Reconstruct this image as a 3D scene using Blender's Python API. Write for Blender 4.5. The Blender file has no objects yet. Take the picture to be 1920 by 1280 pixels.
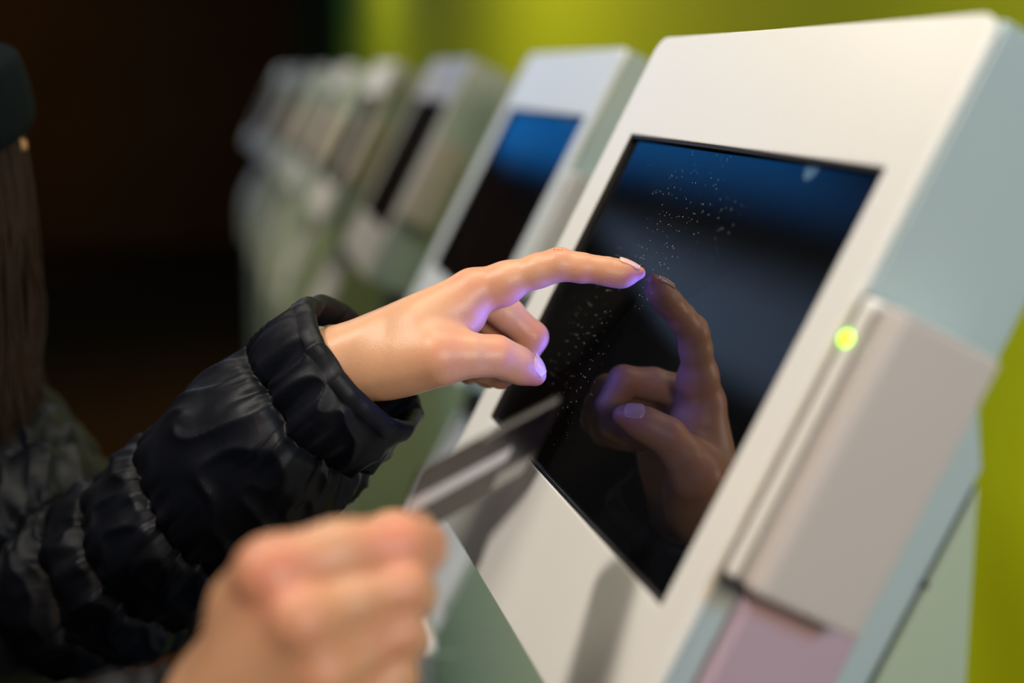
import bpy, math, random
import numpy as np
from mathutils import Vector, Matrix, noise
random.seed(7); rng = np.random.default_rng(7)
C = bpy.context.scene.collection
PI = math.pi

# ------------------------------------------------------------------ camera, world, lights, exposure
F_PX = 2667.0
CAM = np.array([0.0, 0.0, 1.6])
PITCH = math.radians(10.618); YAW = math.radians(12.871)
FWD = np.array([math.sin(YAW)*math.cos(PITCH), math.cos(YAW)*math.cos(PITCH), -math.sin(PITCH)])
RGT = np.array([math.cos(YAW), -math.sin(YAW), 0.0])
UPV = np.cross(RGT, FWD)
def at(px, py, z):
    """point at depth z (metres along the view axis)"""
    return CAM + (FWD + RGT*(px-960)/F_PX - UPV*(py-640)/F_PX)*z

cam_d = bpy.data.cameras.new('camera'); cam = bpy.data.objects.new('camera', cam_d); C.objects.link(cam)
cam.location = CAM; cam.rotation_euler = (PI/2-PITCH, 0, -YAW)
cam_d.sensor_width = 36; cam_d.lens = 50.0; cam_d.clip_start = .05; cam_d.clip_end = 60
cam_d.dof.use_dof = True; cam_d.dof.focus_distance = 0.797; cam_d.dof.aperture_fstop = 2.35
cam_d.dof.aperture_blades = 0
bpy.context.scene.camera = cam
S = bpy.context.scene
S.view_settings.view_transform = 'Standard'; S.view_settings.look = 'None'
S.view_settings.gamma = 1; S.view_settings.use_curve_mapping = False
S.view_settings.exposure = 0.0

W = bpy.data.worlds.new('world'); S.world = W; W.use_nodes = True
W.node_tree.nodes['Background'].inputs[0].default_value = (.85, .8, .7, 1)
W.node_tree.nodes['Background'].inputs[1].default_value = 0.02

def area(name, loc, target, size, power, col, sy=None, spread=None):
    l = bpy.data.lights.new(name, 'AREA'); l.energy = power; l.color = col
    l.shape = 'RECTANGLE'; l.size = size; l.size_y = sy or size
    if spread: l.spread = spread
    o = bpy.data.objects.new(name, l); C.objects.link(o); o.location = loc
    o.rotation_euler = (Vector(target)-Vector(loc)).to_track_quat('-Z', 'Y').to_euler()
    return o
P0 = at(1212, 517, .8)           # where the fingertip meets the glass
def spot(name, loc, target, power, col, ang, blend=.5, size=.05):
    l = bpy.data.lights.new(name, 'SPOT'); l.energy = power; l.color = col; l.spot_size = math.radians(ang); l.spot_blend = blend; l.shadow_soft_size = size
    o = bpy.data.objects.new(name, l); C.objects.link(o); o.location = loc
    o.rotation_euler = (Vector(target)-Vector(loc)).to_track_quat('-Z', 'Y').to_euler()
    return o
# warm spotlight high in front of the nearest kiosk, on the visitor's side
spot('warm_ceiling_spot', (-.75, .50, 2.75), P0+np.array([0, -.03, -.02]), 74, (1, .90, .79), 34, .6, .13)
spot('cool_fill_spot', (-.50, 2.35, 2.8), (.34, 1.52, 1.54), 85, (.86, .94, 1), 34, .7, .13)  # unseen spot added to brighten the second kiosk
# cool light from behind the photographer's right shoulder
spot('cool_side_lamp', (.72, -.85, 1.98), (.31, .52, 1.42), 32, (.26, .66, 1), 32, .6, .15)
# warm soft fill from behind the photographer
area('soft_back_lamp', (.42, -1.3, 1.95), (.1, .7, 1.45), .7, 4.0, (1, .79, .56), .5, math.radians(70))
# warm unseen light added to brighten the further kiosks
area('row_fill', (-.30, 3.0, 2.85), (.25, 3.6, 1.2), .8, 20, (1, .88, .70), .8)
# weak warm fill added unseen to tint the far hall
area('hall_fill', (-2.5, 11.5, 2.9), (-2.0, 13.5, 1.5), .6, 8, (1, .70, .42), .6)
# lamps above the lime wall
for yy in (.9, 3.4, 6.2):
    area('wall_wash_lamp', (.45, yy, 2.85), (.95, yy, 1.5), .5, 10.5, (1, .95, .78), 1.4, math.radians(125))
# violet-blue backlight of the nearest screen; like the panel itself it shines forward and not sideways
_n = np.array([-math.cos(math.radians(27.2)), 0, math.sin(math.radians(27.2))]); _s = np.array([math.sin(math.radians(27.2)), 0, math.cos(math.radians(27.2))])
_c = P0+_n*.0006+_s*(-.025)+np.array([0, -.01, 0])
area('screen_backlight', _c, _c+_n, .10, .13, (.11, .14, 1), .11, math.radians(88))

# ------------------------------------------------------------------ materials
def nt(name):
    m = bpy.data.materials.new(name); m.use_nodes = True
    return m, m.node_tree, m.node_tree.nodes['Principled BSDF']
def mat(name, col, rough=.5, metal=0, spec=.5, coat=0, bump=None, noise_col=None, emit=None, sheen=0):
    m, t, p = nt(name)
    p.inputs['Base Color'].default_value = (*col, 1); p.inputs['Roughness'].default_value = rough
    p.inputs['Metallic'].default_value = metal; p.inputs['Specular IOR Level'].default_value = spec
    p.inputs['Coat Weight'].default_value = coat
    p.inputs['Sheen Weight'].default_value = sheen
    tc = t.nodes.new('ShaderNodeTexCoord')
    if noise_col:
        sc, amt = noise_col
        n = t.nodes.new('ShaderNodeTexNoise'); n.inputs['Scale'].default_value = sc; n.inputs['Detail'].default_value = 4
        t.links.new(tc.outputs['Object'], n.inputs['Vector'])
        mx = t.nodes.new('ShaderNodeMix'); mx.data_type = 'RGBA'
        mx.inputs['A'].default_value = (*[c*(1-amt) for c in col], 1); mx.inputs['B'].default_value = (*[min(1, c*(1+amt)) for c in col], 1)
        t.links.new(n.outputs['Fac'], mx.inputs['Factor']); t.links.new(mx.outputs['Result'], p.inputs['Base Color'])
    if bump:
        sc, st, dist = bump
        n = t.nodes.new('ShaderNodeTexNoise'); n.inputs['Scale'].default_value = sc; n.inputs['Detail'].default_value = 3
        t.links.new(tc.outputs['Object'], n.inputs['Vector'])
        b = t.nodes.new('ShaderNodeBump'); b.inputs['Strength'].default_value = st; b.inputs['Distance'].default_value = dist
        t.links.new(n.outputs['Fac'], b.inputs['Height']); t.links.new(b.outputs['Normal'], p.inputs['Normal'])
    if emit:
        p.inputs['Emission Color'].default_value = (*emit[0], 1); p.inputs['Emission Strength'].default_value = emit[1]
    return m
M = {}
M['panel'] = mat('white_panel_lacquer', (.80, .79, .77), .30, spec=.5, noise_col=(3, .02))
M['housing'] = mat('pale_grey_housing_steel', (.38, .47, .50), .30, spec=.5, noise_col=(2, .02))
M['post'] = mat('pale_green_steel_post', (.39, .47, .37), .35, noise_col=(2, .02))
M['reader'] = mat('reader_plastic', (.50, .455, .44), .35, noise_col=(8, .02))
M['pink'] = mat('pinkish_bracket', (.43, .32, .40), .4, noise_col=(8, .04))  # pink tint used on the nearest kiosk's bracket alone
M['black'] = mat('black_gasket_rubber', (.004, .004, .005), .5, noise_col=(20, .1))
M['gasket'] = mat('brown_grey_gap_shade', (.10, .085, .075), .6, noise_col=(20, .1))  # shade tone for the dark gap beside the reader
M['core'] = mat('dark_inner_frame', (.015, .015, .015), .6, noise_col=(20, .1))
M['led'] = mat('green_indicator_light', (.3, 1, .02), .4, emit=((.45, 1, .0), 4.0))
M['lime'] = mat('lime_wall_paint', (.43, .47, .003), .55, spec=.2, noise_col=(1.3, .12))
M['dark_wall'] = mat('dark_brown_wall', (.13, .055, .012), .9, spec=0, noise_col=(1.5, .3))
M['dark_col'] = mat('dark_brown_column', (.17, .10, .03), .7, spec=.1, noise_col=(1.5, .3))
M['floor'] = mat('dark_stone_floor', (.05, .020, .005), .9, spec=0, noise_col=(4, .3))
M['ceil'] = mat('dark_ceiling_paint', (.10, .10, .10), .8, spec=.1, noise_col=(4, .2))
M['nail'] = mat('fingernail', (.80, .50, .40), .22, spec=.6, coat=.2, noise_col=(150, .03))
M['knit'] = mat('grey_knit', (.50, .46, .40), .9, spec=.1, bump=(900, .6, .0006), noise_col=(700, .2))
M['beanie'] = mat('dark_blue_knit', (.004, .008, .012), .95, spec=.1, bump=(400, .8, .002), noise_col=(300, .3))
M['hair'] = mat('brown_hair', (.020, .009, .004), .62, spec=.25, noise_col=(60, .35))
M['trousers'] = mat('dark_denim', (.02, .025, .04), .85, bump=(600, .5, .001), noise_col=(80, .2))
M['shoe'] = mat('black_leather', (.012, .012, .012), .4, noise_col=(40, .2))
M['eye'] = mat('eye_white', (.8, .78, .75), .15, noise_col=(50, .03))
M['card'] = mat('grey_card_plastic', (.036, .027, .024), .38, spec=.35, noise_col=(60, .15))
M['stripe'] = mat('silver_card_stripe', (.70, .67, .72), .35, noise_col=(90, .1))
M['card_dark'] = mat('dark_violet_card_reflection', (.008, .005, .010), .3, spec=.3, noise_col=(60, .15))  # dark reflection put into the card's colour
M['card_pale'] = mat('pale_card_patch', (.32, .30, .28), .35, noise_col=(60, .1))  # bright edge reflection and pale patch put into the card's colour

# nylon for the padded jacket
m, t, p = nt('black_navy_nylon'); M['nylon'] = m
p.inputs['Base Color'].default_value = (.0036, .0046, .0085, 1); p.inputs['Roughness'].default_value = .47
p.inputs['Specular IOR Level'].default_value = .22; p.inputs['Sheen Weight'].default_value = 0
p.inputs['Sheen Tint'].default_value = (.5, .65, 1, 1)
tc = t.nodes.new('ShaderNodeTexCoord'); n = t.nodes.new('ShaderNodeTexNoise'); n.inputs['Scale'].default_value = 32; n.inputs['Detail'].default_value = 2
n.inputs['Distortion'].default_value = 1.2
n2 = t.nodes.new('ShaderNodeTexNoise'); n2.inputs['Scale'].default_value = 1800
mp = t.nodes.new('ShaderNodeMapping'); mp.inputs['Scale'].default_value = (1, 1, 1)
t.links.new(tc.outputs['Object'], mp.inputs['Vector']); t.links.new(mp.outputs['Vector'], n.inputs['Vector']); t.links.new(tc.outputs['Object'], n2.inputs['Vector'])
b1 = t.nodes.new('ShaderNodeBump'); b1.inputs['Strength'].default_value = .35; b1.inputs['Distance'].default_value = .002
b2 = t.nodes.new('ShaderNodeBump'); b2.inputs['Strength'].default_value = .35; b2.inputs['Distance'].default_value = .0003
t.links.new(n.outputs['Fac'], b1.inputs['Height']); t.links.new(n2.outputs['Fac'], b2.inputs['Height'])
t.links.new(b1.outputs['Normal'], b2.inputs['Normal']); t.links.new(b2.outputs['Normal'], p.inputs['Normal'])

# skin: base, redness from the 'flush' attribute, fine cell bump
m, t, p = nt('skin'); M['skin'] = m
tc = t.nodes.new('ShaderNodeTexCoord')
n = t.nodes.new('ShaderNodeTexNoise'); n.inputs['Scale'].default_value = 55; n.inputs['Detail'].default_value = 5
t.links.new(tc.outputs['Object'], n.inputs['Vector'])
mx = t.nodes.new('ShaderNodeMix'); mx.data_type = 'RGBA'
mx.inputs['A'].default_value = (.57, .295, .165, 1); mx.inputs['B'].default_value = (.67, .375, .225, 1)
t.links.new(n.outputs['Fac'], mx.inputs['Factor'])
fl = t.nodes.new('ShaderNodeAttribute'); fl.attribute_name = 'flush'
mx2 = t.nodes.new('ShaderNodeMix'); mx2.data_type = 'RGBA'; mx2.inputs['B'].default_value = (.66, .21, .14, 1)
t.links.new(fl.outputs['Fac'], mx2.inputs['Factor']); t.links.new(mx.outputs['Result'], mx2.inputs['A']); t.links.new(mx2.outputs['Result'], p.inputs['Base Color'])
p.inputs['Roughness'].default_value = .42; p.inputs['Specular IOR Level'].default_value = .45
p.inputs['Subsurface Weight'].default_value = .25; p.inputs['Subsurface Radius'].default_value = (1, .35, .2); p.inputs['Subsurface Scale'].default_value = .003
v = t.nodes.new('ShaderNodeTexVoronoi'); v.inputs['Scale'].default_value = 1100
t.links.new(tc.outputs['Object'], v.inputs['Vector'])
b1 = t.nodes.new('ShaderNodeBump'); b1.inputs['Strength'].default_value = .22; b1.inputs['Distance'].default_value = .0003
t.links.new(v.outputs['Distance'], b1.inputs['Height'])
n3 = t.nodes.new('ShaderNodeTexNoise'); n3.inputs['Scale'].default_value = 260; n3.inputs['Detail'].default_value = 3
t.links.new(tc.outputs['Object'], n3.inputs['Vector'])
b2 = t.nodes.new('ShaderNodeBump'); b2.inputs['Strength'].default_value = .25; b2.inputs['Distance'].default_value = .0005
t.links.new(n3.outputs['Fac'], b2.inputs['Height']); t.links.new(b1.outputs['Normal'], b2.inputs['Normal']); t.links.new(b2.outputs['Normal'], p.inputs['Normal'])

# ------------------------------------------------------------------ object helpers
def link(name, me, material, parent=None, smooth=True):
    o = bpy.data.objects.new(name, me); C.objects.link(o)
    if material is not None: me.materials.append(material)
    if smooth is True:
        me.polygons.foreach_set('use_smooth', [True]*len(me.polygons))
    if parent is not None: o.parent = parent
    return o
def mesh(name, V, Fc, material, parent=None, smooth=True, base=None):
    V = np.asarray(V, float)
    if base is not None: V = V-np.asarray(base)
    me = bpy.data.meshes.new(name); me.from_pydata(V.tolist(), [], [tuple(int(i) for i in f) for f in Fc]); me.update()
    return link(name, me, material, parent, smooth)
def empty(name, loc, label, cat, group=None):
    o = bpy.data.objects.new(name, None); C.objects.link(o); o.location = loc; o.empty_display_size = .05
    o['label'] = label; o['category'] = cat
    if group: o['group'] = group
    return o
def struct(o):
    o['kind'] = 'structure'; return o
def bevel(o, w, seg=3, angle=35):
    b = o.modifiers.new('bevel', 'BEVEL'); b.width = w; b.segments = seg; b.limit_method = 'ANGLE'; b.angle_limit = math.radians(angle)
    b.harden_normals = False
    o.data.polygons.foreach_set('use_smooth', [True]*len(o.data.polygons))
    wn = o.modifiers.new('wn', 'WEIGHTED_NORMAL'); wn.keep_sharp = False
    return o
def boxV(x0, x1, y0, y1, z0, z1):
    V = [(x, y, z) for x in (x0, x1) for y in (y0, y1) for z in (z0, z1)]
    Fc = [(0, 1, 3, 2), (4, 6, 7, 5), (0, 4, 5, 1), (2, 3, 7, 6), (0, 2, 6, 4), (1, 5, 7, 3)]
    return V, Fc
def box(name, ext, material, parent=None, bv=0, base=None):
    V, Fc = boxV(*ext); o = mesh(name, V, Fc, material, parent, False, base)
    if bv: bevel(o, bv)
    return o

# ------------------------------------------------------------------ room (setting)
WX = P0[0]+.62      # lime wall surface
fl_ = struct(box('floor', (-7, WX+.3, -4, 14, -.1, 0), M['floor']))
ce_ = struct(box('ceiling', (-7, WX+.3, -4, 14, 3.0, 3.1), M['ceil']))
struct(box('wall_right', (WX, WX+.2, -4, 8.2, 0, 3.0), M['lime']))
struct(box('wall_right_far', (WX+.02, WX+.2, 8.2, 14, 0, 3.0), M['dark_wall']))
struct(box('wall_back', (-7, WX+.2, 14, 14.2, 0, 3.0), M['dark_wall']))
struct(box('wall_left', (-7.2, -7, -4, 14.2, 0, 3.0), M['dark_wall']))
struct(box('wall_front', (-7, WX+.2, -4.2, -4, 0, 3.0), M['dark_wall']))

for nm, cx_, w_ in (('trim_1', -3.05, .22), ('trim_2', -2.25, .3), ('trim_3', -1.55, .18)):
    struct(box(nm, (cx_-w_/2, cx_+w_/2, 9.0, 9.25, 0, 3.0), M['dark_col'], bv=.01))
def light_panel(ext, m_, label):  # unseen overhead panels, sized and placed for reflections in the screens
    x0, x1, y0, y1 = ext; o = empty('ceiling_glow', ((x0+x1)/2, (y0+y1)/2, 2.95), label, 'ceiling light')
    b = ((x0+x1)/2, (y0+y1)/2, 2.95)
    box('frame', (x0-.04, x1+.04, y0-.04, y1+.04, 2.955, 3.0), M['core'], o, .004, b)
    box('diffuser', (x0, x1, y0, y1, 2.945, 2.956), m_, o, .002, b)
M['blue_panel'] = mat('blue_light_diffuser', (.02, .05, .1), .5, noise_col=(2, .1), emit=((.01, .26, .86), 1.1))
M['grey_panel'] = mat('grey_blue_reflection_glow', (.05, .05, .06), .5, noise_col=(2, .1), emit=((.32, .46, .72), .34))  # glow added to give the screen its grey reflection
def soft_edges(m_, hx, hy, strength):      # glow fades towards the edges to soften the panels' reflections
    t = m_.node_tree; tc = t.nodes.new('ShaderNodeTexCoord'); sp = t.nodes.new('ShaderNodeSeparateXYZ'); t.links.new(tc.outputs['Object'], sp.inputs[0]); out = None
    for ax, h_ in (('X', hx), ('Y', hy)):
        a = t.nodes.new('ShaderNodeMath'); a.operation = 'ABSOLUTE'; t.links.new(sp.outputs[ax], a.inputs[0])
        r = t.nodes.new('ShaderNodeMapRange'); r.interpolation_type = 'SMOOTHSTEP'; r.inputs[1].default_value = h_; r.inputs[2].default_value = h_*(.3 if ax == 'X' else .75); t.links.new(a.outputs[0], r.inputs[0])
        if out is None: out = r.outputs[0]
        else:
            k = t.nodes.new('ShaderNodeMath'); k.operation = 'MULTIPLY'; t.links.new(out, k.inputs[0]); t.links.new(r.outputs[0], k.inputs[1]); out = k.outputs[0]
    k = t.nodes.new('ShaderNodeMath'); k.operation = 'MULTIPLY'; k.inputs[1].default_value = strength; t.links.new(out, k.inputs[0])
    t.links.new(k.outputs[0], t.nodes['Principled BSDF'].inputs['Emission Strength'])
soft_edges(M['blue_panel'], .80, 4.85, 1.1); soft_edges(M['grey_panel'], .9, 2.7, .62)
light_panel((-1.50, .10, 3.9, 13.6), M['blue_panel'], 'long blue ceiling light panel over the passage beside the kiosks')
light_panel((-3.3, -1.5, 4.0, 9.4), M['grey_panel'], 'dim grey-blue glow panel added overhead for the grey reflection in the screen')

# ------------------------------------------------------------------ kiosks
TH = math.radians(27.2)
SV = np.array([math.sin(TH), 0, math.cos(TH)]); NV = np.array([-math.cos(TH), 0, math.sin(TH)]); YV = np.array([0, 1., 0])
def kp(n, y, s):      # point in the kiosk's own frame (origin on the floor under the contact point)
    return np.array([0, 0, P0[2]]) + NV*n + YV*y + SV*s
def slab(name, pts, n0, n1, material, parent, bv=0):   # pts (y,s) outline, thickness along the face normal
    k = len(pts)
    V = [kp(n0, y, s) for y, s in pts] + [kp(n1, y, s) for y, s in pts]
    Fc = [tuple(range(k)), tuple(range(2*k-1, k-1, -1))] + [(i, i+k, (i+1) % k+k, (i+1) % k) for i in range(k)]
    o = mesh(name, V, Fc, material, parent, False)
    if bv: bevel(o, bv)
    return o
def xz_prism(name, prof, y0, y1, material, parent, bv=0):
    k = len(prof)
    V = [np.array([p[0], y0, p[1]]) for p in prof] + [np.array([p[0], y1, p[1]]) for p in prof]
    Fc = [tuple(range(k)), tuple(range(2*k-1, k-1, -1))] + [(i, i+k, (i+1) % k+k, (i+1) % k) for i in range(k)]
    o = mesh(name, V, Fc, material, parent, False)
    if bv: bevel(o, bv)
    return o
def rrect(y0, y1, s0, s1, r=(.0, .0, .0, .0), seg=8):
    out = []
    for (cy, cs, rr, a0) in ((y1-r[0], s1-r[0], r[0], 0), (y0+r[1], s1-r[1], r[1], 90), (y0+r[2], s0+r[2], r[2], 180), (y1-r[3], s0+r[3], r[3], 270)):
        if rr == 0: out.append((cy, cs)); continue
        for i in range(seg+1):
            a = math.radians(a0+90*i/seg); out.append((cy+rr*math.cos(a), cs+rr*math.sin(a)))
    return out
YL, YR, ST, SB = .176, -.238, .150, -.198
def k2xz(n, s): v = kp(n, 0, s); return (v[0], v[2])

def screen_material():
    m, t, p = nt('black_glass_with_dust')
    tc = t.nodes.new('ShaderNodeTexCoord')
    p.inputs['Base Color'].default_value = (.0035, .0038, .005, 1); p.inputs['Roughness'].default_value = .012
    p.inputs['IOR'].default_value = 1.52
    # dust specks: small cells that survive a threshold, only inside two drifting patches
    v = t.nodes.new('ShaderNodeTexVoronoi'); v.inputs['Scale'].default_value = 400; v.inputs['Randomness'].default_value = 1
    t.links.new(tc.outputs['Object'], v.inputs['Vector'])
    lt = t.nodes.new('ShaderNodeMath'); lt.operation = 'LESS_THAN'; lt.inputs[1].default_value = .13
    t.links.new(v.outputs['Distance'], lt.inputs[0])
    sep = t.nodes.new('ShaderNodeSeparateColor'); t.links.new(v.outputs['Color'], sep.inputs['Color'])
    gt = t.nodes.new('ShaderNodeMath'); gt.operation = 'GREATER_THAN'; gt.inputs[1].default_value = .45
    t.links.new(sep.outputs[0], gt.inputs[0])
    n = t.nodes.new('ShaderNodeTexNoise'); n.inputs['Scale'].default_value = 30; n.inputs['Detail'].default_value = 3
    t.links.new(tc.outputs['Object'], n.inputs['Vector'])
    r = t.nodes.new('ShaderNodeMapRange'); r.inputs[1].default_value = .60; r.inputs[2].default_value = .48
    def dist(y_, s_, rad, prev, src):
        d = t.nodes.new('ShaderNodeVectorMath'); d.operation = 'DISTANCE'; d.inputs[1].default_value = kp(0, y_, s_); t.links.new(tc.outputs['Object'], d.inputs[0])
        q = t.nodes.new('ShaderNodeMath'); q.operation = 'DIVIDE'; q.inputs[1].default_value = rad; t.links.new(d.outputs['Value'], q.inputs[0])
        if prev is None: return q.outputs[0]
        k = t.nodes.new('ShaderNodeMath'); k.operation = 'MINIMUM'; t.links.new(prev, k.inputs[0]); t.links.new(q.outputs[0], k.inputs[1]); return k.outputs[0]
    o_ = None
    for y_, s_, rad in DUST: o_ = dist(y_, s_, rad, o_, None)
    # patches fade outwards and break up with the noise
    a_ = t.nodes.new('ShaderNodeMath'); a_.operation = 'MULTIPLY_ADD'; a_.inputs[1].default_value = -.45; a_.inputs[2].default_value = 1.05
    t.links.new(o_, a_.inputs[0]); b_ = t.nodes.new('ShaderNodeMath'); b_.operation = 'MULTIPLY'; t.links.new(a_.outputs[0], b_.inputs[0]); t.links.new(n.outputs['Fac'], b_.inputs[1])
    r.inputs[1].default_value = .30; r.inputs[2].default_value = .40; t.links.new(b_.outputs[0], r.inputs[0])
    m1 = t.nodes.new('ShaderNodeMath'); m1.operation = 'MULTIPLY'; t.links.new(lt.outputs[0], m1.inputs[0]); t.links.new(gt.outputs[0], m1.inputs[1])
    m2 = t.nodes.new('ShaderNodeMath'); m2.operation = 'MULTIPLY'; t.links.new(m1.outputs[0], m2.inputs[0]); t.links.new(r.outputs[0], m2.inputs[1])
    mx = t.nodes.new('ShaderNodeMix'); mx.data_type = 'RGBA'
    mx.inputs['A'].default_value = (.0035, .0038, .005, 1); mx.inputs['B'].default_value = (.55, .52, .50, 1)
    t.links.new(m2.outputs[0], mx.inputs['Factor']); t.links.new(mx.outputs['Result'], p.inputs['Base Color'])
    m3 = t.nodes.new('ShaderNodeMath'); m3.operation = 'MULTIPLY_ADD'; m3.inputs[1].default_value = .5; m3.inputs[2].default_value = .012
    t.links.new(m2.outputs[0], m3.inputs[0]); t.links.new(m3.outputs[0], p.inputs['Roughness'])
    # finger smear at the top edge, with a bluish glint painted in
    so = dist(*SMEAR, .0085, None, None)
    w_ = t.nodes.new('ShaderNodeTexWave'); w_.inputs['Scale'].default_value = 420; w_.inputs['Distortion'].default_value = 2; t.links.new(tc.outputs['Object'], w_.inputs['Vector'])
    r2 = t.nodes.new('ShaderNodeMapRange'); r2.inputs[1].default_value = 1.0; r2.inputs[2].default_value = .7; r2.inputs[4].default_value = .8; t.links.new(so, r2.inputs[0])
    r3 = t.nodes.new('ShaderNodeMath'); r3.operation = 'MULTIPLY_ADD'; r3.inputs[1].default_value = .6; r3.inputs[2].default_value = .4; t.links.new(w_.outputs['Fac'], r3.inputs[0])
    m4 = t.nodes.new('ShaderNodeMath'); m4.operation = 'MULTIPLY'; t.links.new(r2.outputs[0], m4.inputs[0]); t.links.new(r3.outputs[0], m4.inputs[1])
    mx3 = t.nodes.new('ShaderNodeMix'); mx3.data_type = 'RGBA'; mx3.inputs['B'].default_value = (.20, .34, .48, 1)
    t.links.new(m4.outputs[0], mx3.inputs['Factor']); t.links.new(mx.outputs['Result'], mx3.inputs['A']); t.links.new(mx3.outputs['Result'], p.inputs['Base Color'])
    return m
def on_face(px, py):
    d = FWD + RGT*(px-960)/F_PX - UPV*(py-640)/F_PX; q = CAM+d*(((P0-CAM)@NV)/(d@NV))-P0; return (float(q[1]), float(q@SV))
DUST = [(*on_face(1240, 400), .055), (*on_face(1250, 450), .045), (*on_face(1090, 640), .045), (*on_face(1080, 750), .035), (*on_face(1330, 370), .045)]
SMEAR = on_face(1525, 311)
M['screen'] = screen_material()

def make_kiosk():
    root = empty('self_service_kiosk', (0, 0, 0), '', 'kiosk', 'self service kiosks in the row')
    # head housing
    prof = [k2xz(0, ST), k2xz(-.062, ST), k2xz(-.068, ST-.006), k2xz(-.070, .012), (.0715, P0[2]-.052), k2xz(-.0862, SB), k2xz(0, SB)]
    xz_prism('housing', prof, YR, YL, M['housing'], root, .003)
    # front panel: a frame around the screen, rounded at the top corners
    oy0, oy1, os0, os1 = YR-.001, YL+.001, SB, ST+.001
    iy0, iy1, is0, is1 = -.2105, .1395, -.1265, .0805
    out = rrect(oy0, oy1, os0, os1, (.012, .014, .002, .002), 8)
    inn = [(iy1, is1), (iy0, is1), (iy0, is0), (iy1, is0)]
    k = len(out); nseg = 9
    groups = [range(0, 9), range(9, 18), range(18, 27), range(27, 36)]
    V = []; Fc = []
    for nn in (0.0, .0035):
        V += [kp(nn, y, s) for y, s in out] + [kp(nn, y, s) for y, s in inn]
    st = k+4
    for base, flip in ((0, True), (st, False)):
        for gi, g in enumerate(groups):
            g = list(g); nx = groups[(gi+1) % 4][0]
            for a, b in zip(g[:-1], g[1:]):
                f = (base+k+gi, base+a, base+b); Fc.append(f[::-1] if flip else f)
            f = (base+k+gi, base+g[-1], base+nx, base+k+(gi+1) % 4); Fc.append(f[::-1] if flip else f)
    for i in range(k): j = (i+1) % k; Fc.append((i, j, st+j, st+i))
    for i in range(4): j = (i+1) % 4; Fc.append((k+j, k+i, st+k+i, st+k+j))
    fp = mesh('front_panel', V, Fc, M['panel'], root, False)
    b = fp.modifiers.new('bevel', 'BEVEL'); b.width = .0009; b.segments = 2; b.limit_method = 'ANGLE'; b.angle_limit = math.radians(50)
    # black gasket round the glass, then the glass itself
    gv = []; gf = []
    q = [(iy1, is1), (iy0, is1), (iy0, is0), (iy1, is0)]; w = .0028
    q2 = [(iy1-w, is1-w*.7), (iy0+w*.4, is1-w*.7), (iy0+w*.4, is0+w*.4), (iy1-w, is0+w*.4)]
    for nn in (.0002, .0030):
        gv += [kp(nn, y, s) for y, s in q] + [kp(nn, y, s) for y, s in q2]
    for i in range(4):
        j = (i+1) % 4
        gf += [(8+i, 8+j, 12+j, 12+i), (i, 4+i, 4+j, j), (i, j, 8+j, 8+i), (4+j, 4+i, 12+i, 12+j)]
    mesh('gasket', gv, gf, M['black'], root, False)
    slab('screen', [(y, s) for y, s in q2], -.004, 0.0, M['screen'], root)
    # post behind and below the head
    z0 = P0[2]
    lo = k2xz(-.0885, -.43)
    prof = [(.0708, z0-.0575), (.0708, .0), (lo[0]+.02, 0), (lo[0]+.02, lo[1]-.04), (lo[0], lo[1]-.02), lo]
    xz_prism('post', prof, YR+.0005, .05, M['post'], root, .003)
    slab('lower_front_panel', rrect(YR+.002, .048, -.425, SB-.004, (.001,)*4, 2), -.0884, -.0862, M['panel'], root)
    # dark core closing the gap of the seam
    prof = [k2xz(-.05, .02), (.066, z0-.05), (.066, z0-.2), k2xz(-.12, SB-.02), k2xz(-.04, SB+.02)]
    xz_prism('inner_frame', prof, YR+.003, .045, M['core'], root)
    # raised lips on the lower front
    for y0 in (YR+.002, .03):
        slab('front_lip', rrect(y0, y0+.018, -.40, SB-.006, (.001,)*4, 2), -.0862, -.081, M['panel'], root, .0015)
    # tray box at the lower front
    tr = box('receipt_tray', (lo[0]-.012, lo[0]+.018, YR+.004, YR+.10, lo[1]-.14, lo[1]-.012), M['panel'], root, .004)
    box('tray_side', (lo[0]-.001, lo[0]+.022, YR-.001, YR+.0045, lo[1]-.138, lo[1]-.016), M['post'], tr, .001)
    V, Fc = [], []
    pc = kp(-.0873, YR, -.068)
    box('seam_pin', (pc[0]-.0016, pc[0]+.0016, YR-.0012, YR+.003, pc[2]-.0016, pc[2]+.0016), M['core'], root, .0004)
    # card reader on the near side
    rd = None
    def ridge(name, y0, y1, ntop, nbot, s0, s1, material, parent, r):
        # profile across y and n, rounded nose at ntop, extruded along the slope
        pr = [(y0, nbot), (y1, nbot)]
        w = abs(y1-y0); m_ = (y0+y1)/2; sgn = 1 if y1 > y0 else -1
        for i in range(9):
            a = PI*i/8; pr.append((m_+sgn*w/2*math.cos(a), ntop-w/2*.8+w/2*.8*math.sin(a)))
        kk = len(pr); ns = 2
        V = [kp(n_, y, s0) for y, n_ in pr]+[kp(n_, y, s1) for y, n_ in pr]
        Fc = [tuple(range(kk)), tuple(range(2*kk-1, kk-1, -1))]+[(i, i+kk, (i+1) % kk+kk, (i+1) % kk) for i in range(kk)]
        o = mesh(name, V, Fc, material, parent, False); bevel(o, r); return o
    rd = ridge('card_reader', YR-.0325, YR-.0160, .0015, -.050, -.096, .0265, M['reader'], root, .0022)
    ridge('slot_ridge', YR-.0135, YR-.0025, .0020, -.050, -.097, .0275, M['panel'], rd, .002)
    slab('card_slot', [(YR-.004, .024), (YR-.018, .024), (YR-.018, -.093), (YR-.004, -.093)], -.048, -.010, M['reader'], rd)
    slab('shadow_gap', rrect(YR-.0028, YR+.0006, -.0985, .0290, (.001,)*4, 3), -.051, .0006, M['gasket'], rd)  # dark strip standing in for the shadow gap beside the reader
    V = []; Fc = []
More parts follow.
